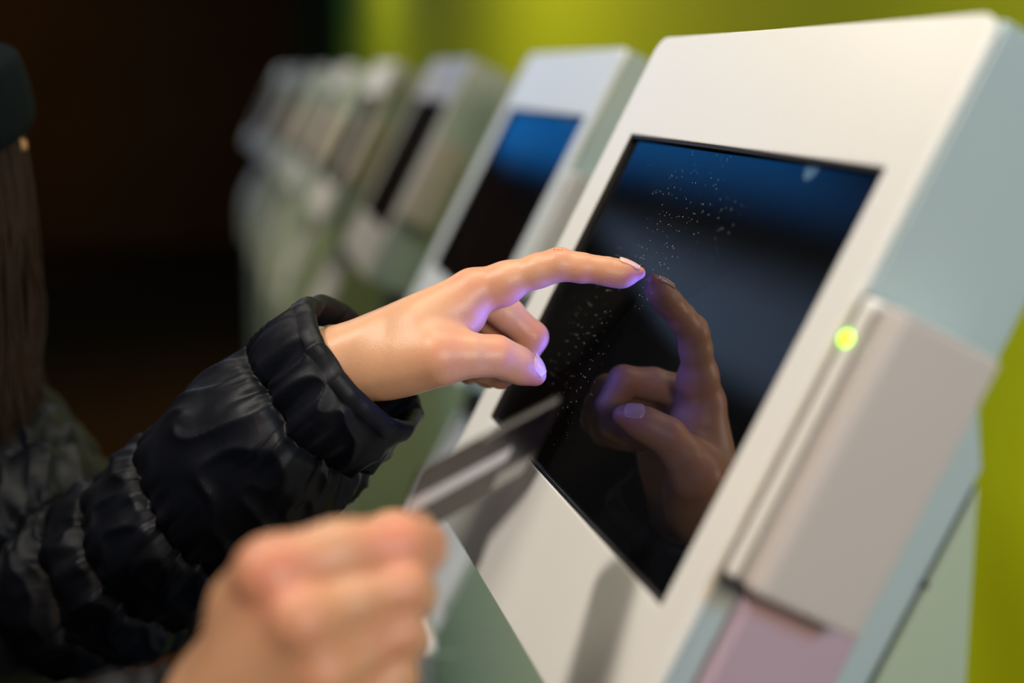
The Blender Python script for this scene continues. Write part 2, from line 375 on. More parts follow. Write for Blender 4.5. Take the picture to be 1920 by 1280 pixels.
    for j in range(2):
        for i in range(16):
            a = 2*PI*i/16; V.append(kp(.0006+.0022*j, YR-.0080+.0028*math.cos(a), .0085+.0028*math.sin(a)))
    Fc = [tuple(range(15, -1, -1)), tuple(range(16, 32))]+[(i, (i+1) % 16, (i+1) % 16+16, i+16) for i in range(16)]
    mesh('indicator_light', V, Fc, M['led'], rd, False)
    slab('reader_bracket', rrect(YR-.010, YR+.0, -.1965, -.095, (0, 0, .0, .0), 2), -.066, -.012, M['pink'], root, .003)
    # base foot
    box('base_plate', (lo[0]-.03, .095, YR-.02, YL, 0.0, .02), M['core'], root, .003)
    return root
def copy_tree(o, parent=None):
    c = o.copy(); C.objects.link(c)
    if parent is not None: c.parent = parent
    for ch in list(o.children): copy_tree(ch, c)
    return c
proto = make_kiosk()
KL = ['nearest white kiosk whose black screen the finger touches, green light on its card reader',
      'second white kiosk, just behind the nearest one, its screen blue at the top',
      'third white kiosk in the row, blurred, with a pale blue top',
      'fourth white kiosk in the row, strongly blurred, with a narrow dark screen',
      'fifth kiosk in the row, blurred, at the far end of the lime wall',
      'sixth kiosk in the row, blurred, the first one standing out against the dark hall',
      'seventh kiosk in the row, blurred, last but one towards the dark hall',
      'last kiosk of the row, leftmost and most blurred']
KP = [(0, 0, 0), (.089, .758, -1.2), (.095, 1.4945, -2), (.101, 2.28, -1.8), (.105, 3.05, -1.5), (.105, 3.82, -1), (.10, 4.6, 0), (.10, 5.4, 0)]
roots = [proto] + [copy_tree(proto) for _ in KP[1:]]
def swap(o, kind, m):      # the other kiosks get the housing tone on the bracket and an unlit indicator
    for ch in o.children:
        if ch.name.split('.')[0] == kind:
            ch.material_slots[0].link = 'OBJECT'; ch.material_slots[0].material = m
        swap(ch, kind, m)
for r_ in roots[1:]: swap(r_, 'reader_bracket', M['housing']); swap(r_, 'indicator_light', M['reader'])
for r_, (x, y, a), lb in zip(roots, KP, KL):
    r_.location = (P0[0]+x, P0[1]+y, 0); r_.rotation_euler = (0, 0, math.radians(a)); r_['label'] = lb
#@@PERSON@@
# ------------------------------------------------------------------ sculpting: signed distance fields and surface nets
class Field:
    def __init__(s, lo, hi, h):
        s.lo = np.array(lo, float); s.h = h
        s.n = np.ceil((np.array(hi)-s.lo)/h).astype(int)+1
        s.ax = [s.lo[i]+h*np.arange(s.n[i]) for i in range(3)]
        s.f = np.full(s.n, .05, np.float32)
    def sub(s, lo, hi):
        a = np.clip(np.floor((np.array(lo)-s.lo)/s.h).astype(int), 0, s.n-1); b = np.clip(np.ceil((np.array(hi)-s.lo)/s.h).astype(int)+1, 1, s.n)
        sl = tuple(slice(a[i], b[i]) for i in range(3))
        X = s.ax[0][sl[0]][:, None, None]; Y = s.ax[1][sl[1]][None, :, None]; Z = s.ax[2][sl[2]][None, None, :]
        return sl, X, Y, Z
def smin(a, b, k):
    if k <= 0: return np.minimum(a, b)
    hh = np.clip(.5+.5*(b-a)/k, 0, 1)
    return b+(a-b)*hh-k*hh*(1-hh)
def cone_d(X, Y, Z, a, b, ra, rb):
    a = np.asarray(a, float); b = np.asarray(b, float); ab = b-a; L2 = ab@ab+1e-12
    t = np.clip(((X-a[0])*ab[0]+(Y-a[1])*ab[1]+(Z-a[2])*ab[2])/L2, 0, 1)
    d = np.sqrt((X-a[0]-t*ab[0])**2+(Y-a[1]-t*ab[1])**2+(Z-a[2]-t*ab[2])**2)
    tt = t*t*(3-2*t)*.5+t*.5
    return d-(ra+(rb-ra)*tt)
def add_cone(F, a, b, ra, rb, k=.004, m=None):
    a = np.asarray(a, float); b = np.asarray(b, float); m = m or (max(ra, rb)+max(.012, 3*F.h)+k)
    sl, X, Y, Z = F.sub(np.minimum(a, b)-m, np.maximum(a, b)+m)
    F.f[sl] = smin(F.f[sl], cone_d(X, Y, Z, a, b, ra, rb), k)
def ell_d(X, Y, Z, c, r, R=None):
    c = np.asarray(c, float); x, y, z = X-c[0], Y-c[1], Z-c[2]
    if R is not None: x, y, z = R[0][0]*x+R[0][1]*y+R[0][2]*z, R[1][0]*x+R[1][1]*y+R[1][2]*z, R[2][0]*x+R[2][1]*y+R[2][2]*z
    k0 = np.sqrt((x/r[0])**2+(y/r[1])**2+(z/r[2])**2); k1 = np.sqrt((x/r[0]**2)**2+(y/r[1]**2)**2+(z/r[2]**2)**2)
    return k0*(k0-1)/np.maximum(k1, 1e-6)
def add_ell(F, c, r, k=.004, R=None):
    c = np.asarray(c, float); m = max(r)+max(.012, 3*F.h)+k
    sl, X, Y, Z = F.sub(c-m, c+m); F.f[sl] = smin(F.f[sl], ell_d(X, Y, Z, c, r, R), k)
def cut_cone(F, a, b, ra, rb, k=.002):
    a = np.asarray(a, float); b = np.asarray(b, float); m = max(ra, rb)+.006
    sl, X, Y, Z = F.sub(np.minimum(a, b)-m, np.maximum(a, b)+m)
    F.f[sl] = -smin(-F.f[sl], cone_d(X, Y, Z, a, b, ra, rb), k)
def merge(F, G, k):
    F.f = smin(F.f, G.f, k)
def like(F):
    G = Field.__new__(Field); G.lo, G.h, G.n, G.ax = F.lo, F.h, F.n, F.ax; G.f = np.full(F.n, .05, np.float32); return G
def nets(F):
    f = F.f; ins = f < 0
    c = [ins[i:ins.shape[0]-1+i, j:ins.shape[1]-1+j, k:ins.shape[2]-1+k] for i in (0, 1) for j in (0, 1) for k in (0, 1)]
    cnt = sum(x.astype(np.int8) for x in c); act = (cnt > 0) & (cnt < 8)
    ids = np.argwhere(act); idx = np.full(act.shape, -1, np.int64); idx[act] = np.arange(len(ids))
    offs = [(i, j, k) for i in (0, 1) for j in (0, 1) for k in (0, 1)]
    val = {o: f[ids[:, 0]+o[0], ids[:, 1]+o[1], ids[:, 2]+o[2]].astype(float) for o in offs}
    P = np.zeros((len(ids), 3)); N = np.zeros(len(ids))
    for o in offs:
        for a in range(3):
            if o[a]: continue
            o2 = list(o); o2[a] = 1; o2 = tuple(o2); va, vb = val[o], val[o2]
            mk = (va < 0) != (vb < 0); t = np.where(mk, va/np.where(mk, va-vb, 1), 0)
            q = np.array(o, float)[None, :].repeat(len(ids), 0); q[:, a] += t
            P += q*mk[:, None]; N += mk
    V = F.lo+F.h*(ids+P/N[:, None])
    quads = []
    for a in range(3):
        b, c2 = (a+1) % 3, (a+2) % 3
        s0 = [slice(1, -1)]*3; s0[a] = slice(0, -1); s1 = list(s0); s1[a] = slice(1, None)
        A, B = ins[tuple(s0)], ins[tuple(s1)]; e = np.argwhere(A != B)
        off = np.array([1, 1, 1]); off[a] = 0; e2 = e+off
        sgn = A[tuple(e.T)]
        def g(db, dc):
            q = e2.copy(); q[:, b] += db; q[:, c2] += dc; return idx[tuple(q.T)]
        q = np.stack([g(-1, -1), g(0, -1), g(0, 0), g(-1, 0)], 1)
        q[~sgn] = q[~sgn][:, ::-1]; quads.append(q)
    Q = np.concatenate(quads); return V, Q[(Q >= 0).all(1)]
def relax(V, Q, it=2, lam=.5):
    e = np.concatenate([Q[:, [0, 1]], Q[:, [1, 2]], Q[:, [2, 3]], Q[:, [3, 0]]])
    for _ in range(it):
        s = np.zeros_like(V); w = np.zeros(len(V))
        for c in range(3): s[:, c] = np.bincount(e[:, 0], V[e[:, 1], c], len(V))+np.bincount(e[:, 1], V[e[:, 0], c], len(V))
        w = np.bincount(e[:, 0], minlength=len(V))+np.bincount(e[:, 1], minlength=len(V))
        V = V+lam*(s/np.maximum(w, 1)[:, None]-V)
    return V
def unit(v): v = np.asarray(v, float); return v/np.linalg.norm(v)
def finger(F, pts, rad, k=.003):
    """joints with radii; each joint also gets a slight knuckle swelling through the blend"""
    for i in range(len(pts)-1): add_cone(F, pts[i], pts[i+1], rad[i], rad[i+1], k)

# ------------------------------------------------------------------ left hand: index finger on the glass
def build_left_hand():
    tip = P0+NV*.0040+(-RGT)*.0006
    F = Field(*box_of([at(560, 790, .75), at(560, 430, .90), at(1260, 430, .90), at(1260, 790, .75), at(600, 640, .73), tip+NV*0-.012]), .00095)
    # palm: bones fanning from the wrist to each knuckle
    wr = [at(628, 672, .802), at(632, 668, .816), at(636, 672, .830), at(642, 680, .842)]
    kn = [at(886, 545, .808), at(884, 543, .829), at(868, 556, .848), at(848, 585, .864)]
    for i, (a, b) in enumerate(zip(wr, kn)):
        add_cone(F, a, b, (.0150, .0155, .015, .013)[i], (.0118, .0112, .0105, .0095)[i], .010)
        add_cone(F, a*.45+b*.55+UPV*-.006, b+UPV*-.004, .0115, .0095, .010)
    # forearm stub
    for a, b, ra, rb in ((at(460, 800, .835), at(630, 690, .815), .024, .0185), (at(470, 810, .85), at(640, 688, .833), .024, .0175), (at(470, 800, .845), at(650, 700, .822), .024, .018)):
        add_cone(F, a, b, ra, rb, .012)
    add_ell(F, at(618, 642, .838), (.009, .009, .009), .010)             # wrist bone
    # heel of the palm and the ball of the thumb
    add_cone(F, at(655, 700, .812), at(765, 668, .800), .0160, .0190, .012)
    add_cone(F, at(680, 700, .835), at(800, 650, .84), .0135, .0130, .012)
    add_cone(F, at(720, 690, .803), at(820, 668, .788), .0165, .0150, .010)
    add_cone(F, at(790, 618, .800), at(860, 585, .806), .0150, .0125, .010)
    add_cone(F, at(800, 640, .797), at(880, 600, .812), .0110, .0075, .008)
    # thumb
    T = like(F)
    finger(T, [at(735, 680, .802), at(825, 668, .788), at(880, 666, .789), at(930, 667, .793), at(968, 683, .799), at(1004, 703, .806)],
           [.0150, .0128, .0112, .0103, .0093, .0062], .007)
    add_ell(T, at(985, 692, .803), (.0092, .0080, .0078), .005)
    merge(F, T, .009)
    # index
    I = like(F)
    finger(I, [kn[0], at(950, 527, .805), at(1010, 507, .802), at(1049, 497, .800), at(1090, 502, .799), at(1133, 507, .7985), at(1168, 513, .799), tip],
           [.0122, .0104, .0088, .0079, .0074, .0069, .0061, .0036], .006)
    add_ell(I, at(1047, 490, .800), (.0056, .0056, .0056), .007)
    add_ell(I, at(1160, 515, .7995), (.0085, .0060, .0055), .006)
    add_ell(I, at(940, 545, .808), (.010, .009, .009), .006)
    merge(F, I, .0045)
    # middle, ring, little finger curled under the hand
    for pts, rad in (
        ([kn[1], at(950, 588, .832), at(998, 632, .834), at(975, 682, .836), at(938, 704, .834), at(905, 692, .830), at(880, 680, .828)], [.0110, .0098, .0092, .0080, .0073, .0068, .0058]),
        ([kn[2], at(925, 605, .850), at(972, 650, .852), at(952, 690, .852), at(915, 704, .850), at(885, 694, .845), at(862, 682, .842)], [.0105, .0092, .0086, .0076, .0070, .0064, .0055]),
        ([kn[3], at(895, 630, .866), at(930, 668, .867), at(912, 696, .866), at(880, 700, .862), at(856, 688, .858)], [.0095, .0084, .0077, .0068, .0060, .0050])):
        G = like(F); finger(G, pts, rad, .003); merge(F, G, .0022)
    # creases
    cut_cone(F, at(832, 603, .768), at(868, 632, .772), .0008, .0012, .004)      # fold where the thumb leaves the hand
    cut_cone(F, at(912, 600, .79), at(934, 575, .79), .0007, .0010, .003)
    for dx in (-7, 0, 7):                                                         # skin folds over the middle joint
        cut_cone(F, at(1046+dx, 468, .793), at(1050+dx, 470, .806), .0005, .0005, .0012)
    for dx in (-4, 3):
        cut_cone(F, at(1134+dx, 482, .795), at(1134+dx, 482, .803), .0003, .0003, .001)
    for dx in (-5, 2, 8):
        cut_cone(F, at(925+dx, 627, .780), at(932+dx, 646, .777), .0004, .0004, .0012)
    for dx, dy in ((0, 0), (5, 9)):
        cut_cone(F, at(598+dx, 650+dy, .79), at(622+dx, 700+dy, .79), .0006, .0006, .002)
    V, Q = nets(F); V = relax(V, Q, 2, .5)
    spots = [(at(1047, 480, .80), .012, .5), (at(885, 520, .795), .020, .35), (at(935, 648, .782), .012, .4), (at(840, 650, .772), .02, .35), (tip, .014, .6), (at(1000, 700, .8), .012, .5),
             (at(1010, 620, .83), .014, .4), (at(1100, 520, .80), .02, .3), (at(960, 560, .8), .016, .35)]
    return V, Q, spots
def box_of(pts, m=.008):
    p = np.array(pts); return p.min(0)-m, p.max(0)+m

# ------------------------------------------------------------------ right hand: closed round the card
def build_right_hand():
    F = Field(*box_of([at(230, 1420, .52), at(260, 960, .46), at(860, 940, .46), at(860, 1420, .60), at(500, 1400, .64), at(860, 960, .62), at(200, 1560, .6)]), .0013)
    D = lambda x, y, z: at(x, y, z)
    wr = [D(405, 1315, .535), D(405, 1350, .528), D(415, 1390, .532), D(430, 1430, .545)]
    kn = [D(508, 1078, .512), D(566, 1162, .504), D(606, 1256, .508), D(640, 1340, .520)]
    pip = [D(752, 1021, .532), D(758, 1100, .524), D(750, 1180, .524), D(736, 1262, .532)]
    for i, (a, b) in enumerate(zip(wr, kn)):
        add_cone(F, a, b, .0150, (.0118, .0118, .011, .0100)[i], .010)
        add_cone(F, a+FWD*.010, b+FWD*.007, .014, .010, .010)
    add_cone(F, D(330, 1500, .55), D(400, 1340, .545), .024, .0195, .012); add_cone(F, D(350, 1540, .55), D(425, 1400, .545), .024, .0195, .012)
    add_cone(F, D(440, 1260, .552), D(500, 1120, .545), .0165, .0130, .012)       # ball of the thumb
    add_cone(F, D(455, 1130, .530), D(525, 1065, .520), .012, .010, .010)
    rads = [[.0120, .0104, .0094, .0090, .0080, .0064], [.0110, .0086, .0084, .0082, .0072, .0060], [.0104, .0080, .0079, .0077, .0066, .0056], [.0094, .0072, .0071, .0066, .0060, .0052]]
    ends = [[D(788, 1030, .552), D(795, 1020, .566), D(785, 1000, .580)], [D(775, 1115, .547), D(740, 1118, .563), D(700, 1115, .566)],
            [D(764, 1198, .547), D(730, 1200, .562), D(690, 1190, .565)], [D(748, 1272, .553), D(715, 1270, .566), D(680, 1260, .567)]]
    for i in range(4):
        G = like(F); mid = (kn[i]+pip[i])/2+UPV*(.0030 if i == 0 else .0005)
        finger(G, [kn[i], mid, pip[i]]+ends[i], rads[i], .006)
        add_ell(G, pip[i]-FWD*.0010, (.0078, .0078, .0078), .006)
        add_ell(G, kn[i]-FWD*.001, (.0100, .0100, .0100), .010)
        if i == 0: add_cone(G, kn[0]+UPV*.0008, pip[0]+UPV*.0004, .0116, .0098, .006)
        merge(F, G, .0018)
    T = like(F)
    finger(T, [D(465, 1200, .552), D(560, 1075, .560), D(660, 1040, .574), D(735, 1005, .584), D(785, 985, .590)], [.0150, .0120, .0105, .0098, .0068], .005)
    merge(F, T, .004)
    V, Q = nets(F); V = relax(V, Q, 2, .5)
    spots = [(D(520, 1075, .50), .019, .75), (D(575, 1165, .49), .016, .35), (D(745, 1010, .52), .017, .8), (D(755, 1110, .515), .013, .4), (D(745, 1200, .515), .013, .4), (D(600, 1250, .495), .016, .3), (D(800, 1010, .55), .014, .6)]
    return V, Q, spots

# ------------------------------------------------------------------ where the person stands
SH_L = at(-170, 740, 1.13); EL_L = at(165, 1115, .94); WR_L = at(600, 705, .834)
SH_R = at(-560, 1010, .80); WR_R = at(345, 1465, .552)
MID = (SH_L+SH_R)/2
FACE = unit(np.array([RGT[0]+.12, RGT[1]+.25, 0]))         # the way the person faces
SIDE = np.array([-FACE[1], FACE[0], 0])                     # the person's left
HEAD = np.array([MID[0], MID[1], 0])+FACE*.0+SIDE*0; HEAD[2] = SH_L[2]+.235
hp = at(-238, 350, .965); HEAD = hp.copy()
ZS = (SH_L[2]+SH_R[2])/2
BASE = np.array([HEAD[0]-FACE[0]*.05, HEAD[1]-FACE[1]*.05, 0])
def bp(f, l, z): return BASE+FACE*f+SIDE*l+np.array([0, 0, z])
def elbow(sh, wr, L1, L2, hint):
    d = wr-sh; L = np.linalg.norm(d); L = min(L, (L1+L2)*.999); u = unit(d)
    a = (L1*L1-L2*L2+L*L)/(2*L); hh = math.sqrt(max(L1*L1-a*a, 0)); p = hint-(hint@u)*u
    return sh+u*a+unit(p)*hh
EL_R = elbow(SH_R, WR_R, .28, .245, np.array([-.3, -.8, -.9]))
def build_body_coarse():
    F = Field(*box_of([bp(-.2, -.32, -.0), bp(-.2, .32, 1.75), bp(.32, .32, 0), bp(.32, -.32, 1.7), SH_L, SH_R, EL_L, EL_R, WR_L, WR_R], .07), .0075)
    zs = ZS
    add_cone(F, bp(0, 0, zs-.08), bp(0, 0, HEAD[2]-.09), .065, .052, .03)
    add_ell(F, bp(0, 0, zs-.16), (.13, .16, .2), .05); add_ell(F, bp(0, 0, zs-.38), (.11, .13, .16), .05); add_ell(F, bp(0, 0, zs-.52), (.125, .165, .13), .05)
    for s_, sh, el, wr in ((1, SH_L, EL_L, WR_L), (-1, SH_R, EL_R, WR_R)):
        add_cone(F, bp(0, s_*.03, zs-.02), sh, .05, .05, .03)
        add_cone(F, sh, el, .046, .036, .02); add_cone(F, el, wr, .036, .024, .01)
        hip = bp(0, s_*.085, zs-.56); knee = bp(.02, s_*.09, .47); ank = bp(-.03, s_*.09, .08)
        add_cone(F, hip, knee, .082, .055, .03); add_cone(F, knee, ank, .055, .036, .01); add_cone(F, ank, bp(.12, s_*.10, .04), .035, .026, .02)
    V, Q = nets(F); return relax(V, Q, 2), Q, []
HF = unit(RGT*.55+FWD*.83+np.array([0, 0, -.05])); HF = unit(np.array([HF[0], HF[1], 0])); HS = np.array([-HF[1], HF[0], 0])
def build_head():
    h = HEAD; F = Field(h-.17, h+.17, .0028); up = np.array([0, 0, 1.])
    R = np.array([HF, HS, up])
    def q(f, l, z): return h+HF*f+HS*l+up*z
    add_ell(F, q(-.012, 0, .035), (.098, .077, .088), .01, R)            # skull
    add_ell(F, q(.028, 0, -.035), (.064, .060, .078), .03, R)            # face
    add_cone(F, q(.055, 0, -.092), q(.040, 0, -.085), .018, .03, .02)    # chin
    add_cone(F, q(-.02, 0, -.05), q(-.045, 0, -.165), .054, .052, .03)
    add_cone(F, q(.088, 0, .018), q(.104, 0, -.020), .008, .0115, .010)  # nose
    for s_ in (1, -1):
        add_ell(F, q(.094, s_*.012, -.023), (.009, .007, .006), .006, R)
        add_cone(F, q(.078, s_*.050, .026), q(.089, s_*.016, .024), .009, .008, .012)   # brow
        sl, X, Y, Z = F.sub(q(.09, s_*.031, .008)-.04, q(.09, s_*.031, .008)+.04)
        F.f[sl] = -smin(-F.f[sl], ell_d(X, Y, Z, q(.095, s_*.031, .006), (.013, .016, .010), R), .008)
        add_ell(F, q(.070, s_*.040, -.022), (.02, .018, .018), .02, R)
        add_ell(F, q(-.005, s_*.080, -.002), (.018, .008, .030), .006, R)
        cut_cone(F, q(.0, s_*.092, .008), q(-.002, s_*.092, -.010), .006, .004, .004)
    add_ell(F, q(.088, 0, -.050), (.010, .022, .006), .005, R); add_ell(F, q(.086, 0, -.061), (.010, .019, .006), .005, R)
    cut_cone(F, q(.101, -.02, -.0555), q(.101, .02, -.0555), .0022, .0022, .002)
    V, Q = nets(F); return relax(V, Q, 2), Q, [(q(.085, 0, -.055), .02, .8), (q(.1, 0, -.02), .02, .3)]

person = empty('person', (BASE[0], BASE[1], 0), 'person in a black padded jacket touching the kiosk screen and holding a grey card', 'person')
def add_body():
    VV, QQ, n, W_ = [], [], 0, []
    for b in (build_left_hand, build_right_hand, build_head, build_body_coarse):
        V, Q, sp = b()
        w = np.zeros(len(V))
        for c, r, a in sp: w = np.maximum(w, a*np.exp(-((V-c)**2).sum(1)/(r*r)*1.2))
        VV.append(V); QQ.append(Q+n); n += len(V); W_.append(w)
    V = np.concatenate(VV)-BASE; Q = np.concatenate(QQ); w = np.concatenate(W_)
    me = bpy.data.meshes.new('body'); me.vertices.add(len(V)); me.vertices.foreach_set('co', V.ravel())
    me.loops.add(Q.size); me.loops.foreach_set('vertex_index', Q.ravel().astype(np.int32))
    me.polygons.add(len(Q)); me.polygons.foreach_set('loop_start', np.arange(0, Q.size, 4, dtype=np.int32)); me.polygons.foreach_set('loop_total', np.full(len(Q), 4, np.int32))
    me.update(calc_edges=True); me.validate()
    a = me.attributes.new('flush', 'FLOAT', 'POINT'); a.data.foreach_set('value', w.astype(np.float32))
    return link('body', me, M['skin'], person)
body = add_body()
def sphere(name, c, r, material, parent, R=None, nu=20, nv=12):
    V = []; Fc = []
    for i in range(nv+1):
        for j in range(nu):
            t_, p_ = PI*i/nv, 2*PI*j/nu; d = np.array([math.sin(t_)*math.cos(p_), math.sin(t_)*math.sin(p_), math.cos(t_)])*r
            V.append(c+(d if R is None else np.asarray(R).T@d))
    for i in range(nv):
        for j in range(nu): Fc.append((i*nu+j, (i+1)*nu+j, (i+1)*nu+(j+1) % nu, i*nu+(j+1) % nu))
    return mesh(name, V, Fc, material, parent, True, BASE)
for s_ in (1, -1):
    e_ = sphere('eye', HEAD+HF*.079+HS*s_*.031+np.array([0, 0, .006]), .0125, M['eye'], body)
    sphere('iris', HEAD+HF*.0865+HS*s_*.031+np.array([0, 0, .006]), .0056, M['core'], e_)

def nail(c, along, normal, L, Wd, thick=.0006, curve=.55):
    """curved nail plate: c centre on the skin, along = towards the tip"""
    a = unit(along); n_ = unit(normal-(np.asarray(normal)@a)*a); s_ = np.cross(a, n_)
    nu, nv = 10, 12; V = []
    for lay in (0, 1):
        for i in range(nv+1):
            for j in range(nu+1):
                u = i/nv*2-1; v_ = j/nu*2-1
                wd = Wd/2*(1-.10*(u+1)/2)*(1 if abs(u) < .6 else math.sqrt(max(0.05, 1-((abs(u)-.6)/.4)**2*.75)))
                V.append(c+a*(u*L/2)+s_*(v_*wd)+n_*(-curve*(v_**2)*Wd/2*.62-.0006*u*u-(0 if lay else thick)))
    k = nu+1; m_ = (nv+1)*k; Fc = []
    for i in range(nv):
        for j in range(nu):
            q = (i*k+j, i*k+j+1, (i+1)*k+j+1, (i+1)*k+j); Fc.append(tuple(x+m_ for x in q)); Fc.append(q[::-1])
    for i in range(nv):
        Fc.append((i*k, i*k+m_, (i+1)*k+m_, (i+1)*k)[::-1]); Fc.append((i*k+nu, i*k+nu+m_, (i+1)*k+nu+m_, (i+1)*k+nu))
    for j in range(nu):
        Fc.append((j, j+1, j+1+m_, j+m_)[::-1]); Fc.append((nv*k+j, nv*k+j+1, nv*k+j+1+m_, nv*k+j+m_))
    return mesh('fingernail', V, Fc, M['nail'], body, True, BASE)
BODY_V = np.zeros(len(body.data.vertices)*3); body.data.vertices.foreach_get('co', BODY_V); BODY_V = BODY_V.reshape(-1, 3)+BASE
def on_skin(p, d):
    """where the ray from inside the finger leaves the skin"""
    d = unit(d); q = BODY_V-p; t_ = q@d; off = np.linalg.norm(q-t_[:, None]*d, axis=1)
    k = (off < .0022) & (t_ > 0) & (t_ < .02); return p+d*(t_[k].max()+.0002)
_n = UPV*1.0-FWD*.30; nail(on_skin(at(1182, 514, .799), _n), at(1209, 512, .8)-at(1160, 490, .799), _n, .0125, .0090)
_n = RGT*.50+UPV*.42-FWD*.70; nail(on_skin(at(999, 698, .805), _n), at(1018, 714, .809)-at(985, 672, .797), _n, .0125, .0110)

# ------------------------------------------------------------------ jacket
def bez(pts, n):
    """Catmull-Rom through the points"""
    P = [2*pts[0]-pts[1]]+list(pts)+[2*pts[-1]-pts[-2]]; out = []
    m_ = len(pts)-1
    for i in range(n):
        t = i/(n-1)*m_; k = min(int(t), m_-1); u = t-k; a, b, c, d = P[k:k+4]
        out.append(.5*((2*b)+(-a+c)*u+(2*a-5*b+4*c-d)*u*u+(-a+3*b-3*c+d)*u**3))
    return np.array(out)
def interp(xs, ys, t): return np.interp(t, xs, ys)
def sleeve(pts, rad, seams, n=420, m=200, seed=0, end_open=True):
    """padded tube along pts (cuff first); seams = arc positions of stitched rings"""
    c = bez([np.asarray(p) for p in pts], n); seg = np.linalg.norm(np.diff(c, axis=0), axis=1); s = np.concatenate([[0], np.cumsum(seg)]); L = s[-1]
    tan = np.gradient(c, axis=0); tan /= np.linalg.norm(tan, axis=1)[:, None]
    ref = -FWD.copy(); N_ = []
    for t in tan:
        ref = ref-(ref@t)*t; ref = ref/np.linalg.norm(ref); N_.append(ref.copy())
    N_ = np.array(N_); B_ = np.cross(tan, N_)
    th = np.linspace(0, 2*PI, m, endpoint=False); V = np.zeros((n, m, 3))
    seams = np.array(seams)*L
    for i in range(n):
        R0 = interp(np.linspace(0, 1, len(rad)), rad, s[i]/L)
        for j in range(m):
            a = th[j]
            wob = .007*noise.noise(Vector((math.cos(a)*1.3, math.sin(a)*1.3, seed+.5)))
            si = s[i]+wob+.004*math.sin(a*2+seed)
            dd = np.abs(seams-si); k = dd.argmin(); d = dd[k]
            gap = .022 if len(seams) < 2 else .5*np.min(np.abs(np.diff(seams)))
            x = min(d/gap, 1)
            puff = .0085*(1-(1-x)**2.2)-.0035*math.exp(-(d/.0024)**2)
            # pleats that fan out from the stitch lines
            ca, sa = math.cos(a), math.sin(a)
            pl = noise.noise(Vector((ca*5.2+k*3.1, sa*5.2+seed, si*14)))
            pl2 = noise.noise(Vector((ca*11+k*1.7, sa*11+seed+9, si*22)))
            fold = (.0070*pl*math.exp(-(d/.020)**2)+.0014*pl2*math.exp(-(d/.012)**2))
            bg = noise.noise(Vector((ca*1.9+seed, sa*1.9, si*26+a*.3)))
            rg = 1-abs(noise.noise(Vector((ca*2.6, sa*2.6+seed*2, si*34+ca*1.5))))*2
            r = R0+puff+fold+.0050*bg+.0030*max(rg, 0)**2
            V[i, j] = c[i]+(N_[i]*ca+B_[i]*sa)*r
    return V, tan, c, N_, B_
def grid_faces(n, m, off=0, flip=False):
    i, j = np.meshgrid(np.arange(n-1), np.arange(m), indexing='ij'); i = i.ravel(); j = j.ravel(); k = (j+1) % m
    q = np.stack([i*m+j, (i+1)*m+j, (i+1)*m+k, i*m+k], 1)+off
    return q[:, ::-1] if flip else q
def cuff_rows(V, tan, c, inner, depth):
    """roll the open end inwards so that the cuff has a thick lip and a lining"""
    rows = []
    for u in np.linspace(0, 1, 9)[1:]:
        f = math.sin(u*PI/2)
        ring = V[0]*(1-inner*(1-math.cos(u*PI))/2)+c[0]*(inner*(1-math.cos(u*PI))/2)-tan[0]*depth*math.sin(u*PI)
        rows.append(ring)
    last = rows[-1]
    for w in (.02, .05): rows.append(last+tan[0]*w+(c[0]-last)*.10*(w/.05))
    return np.array(rows[::-1])
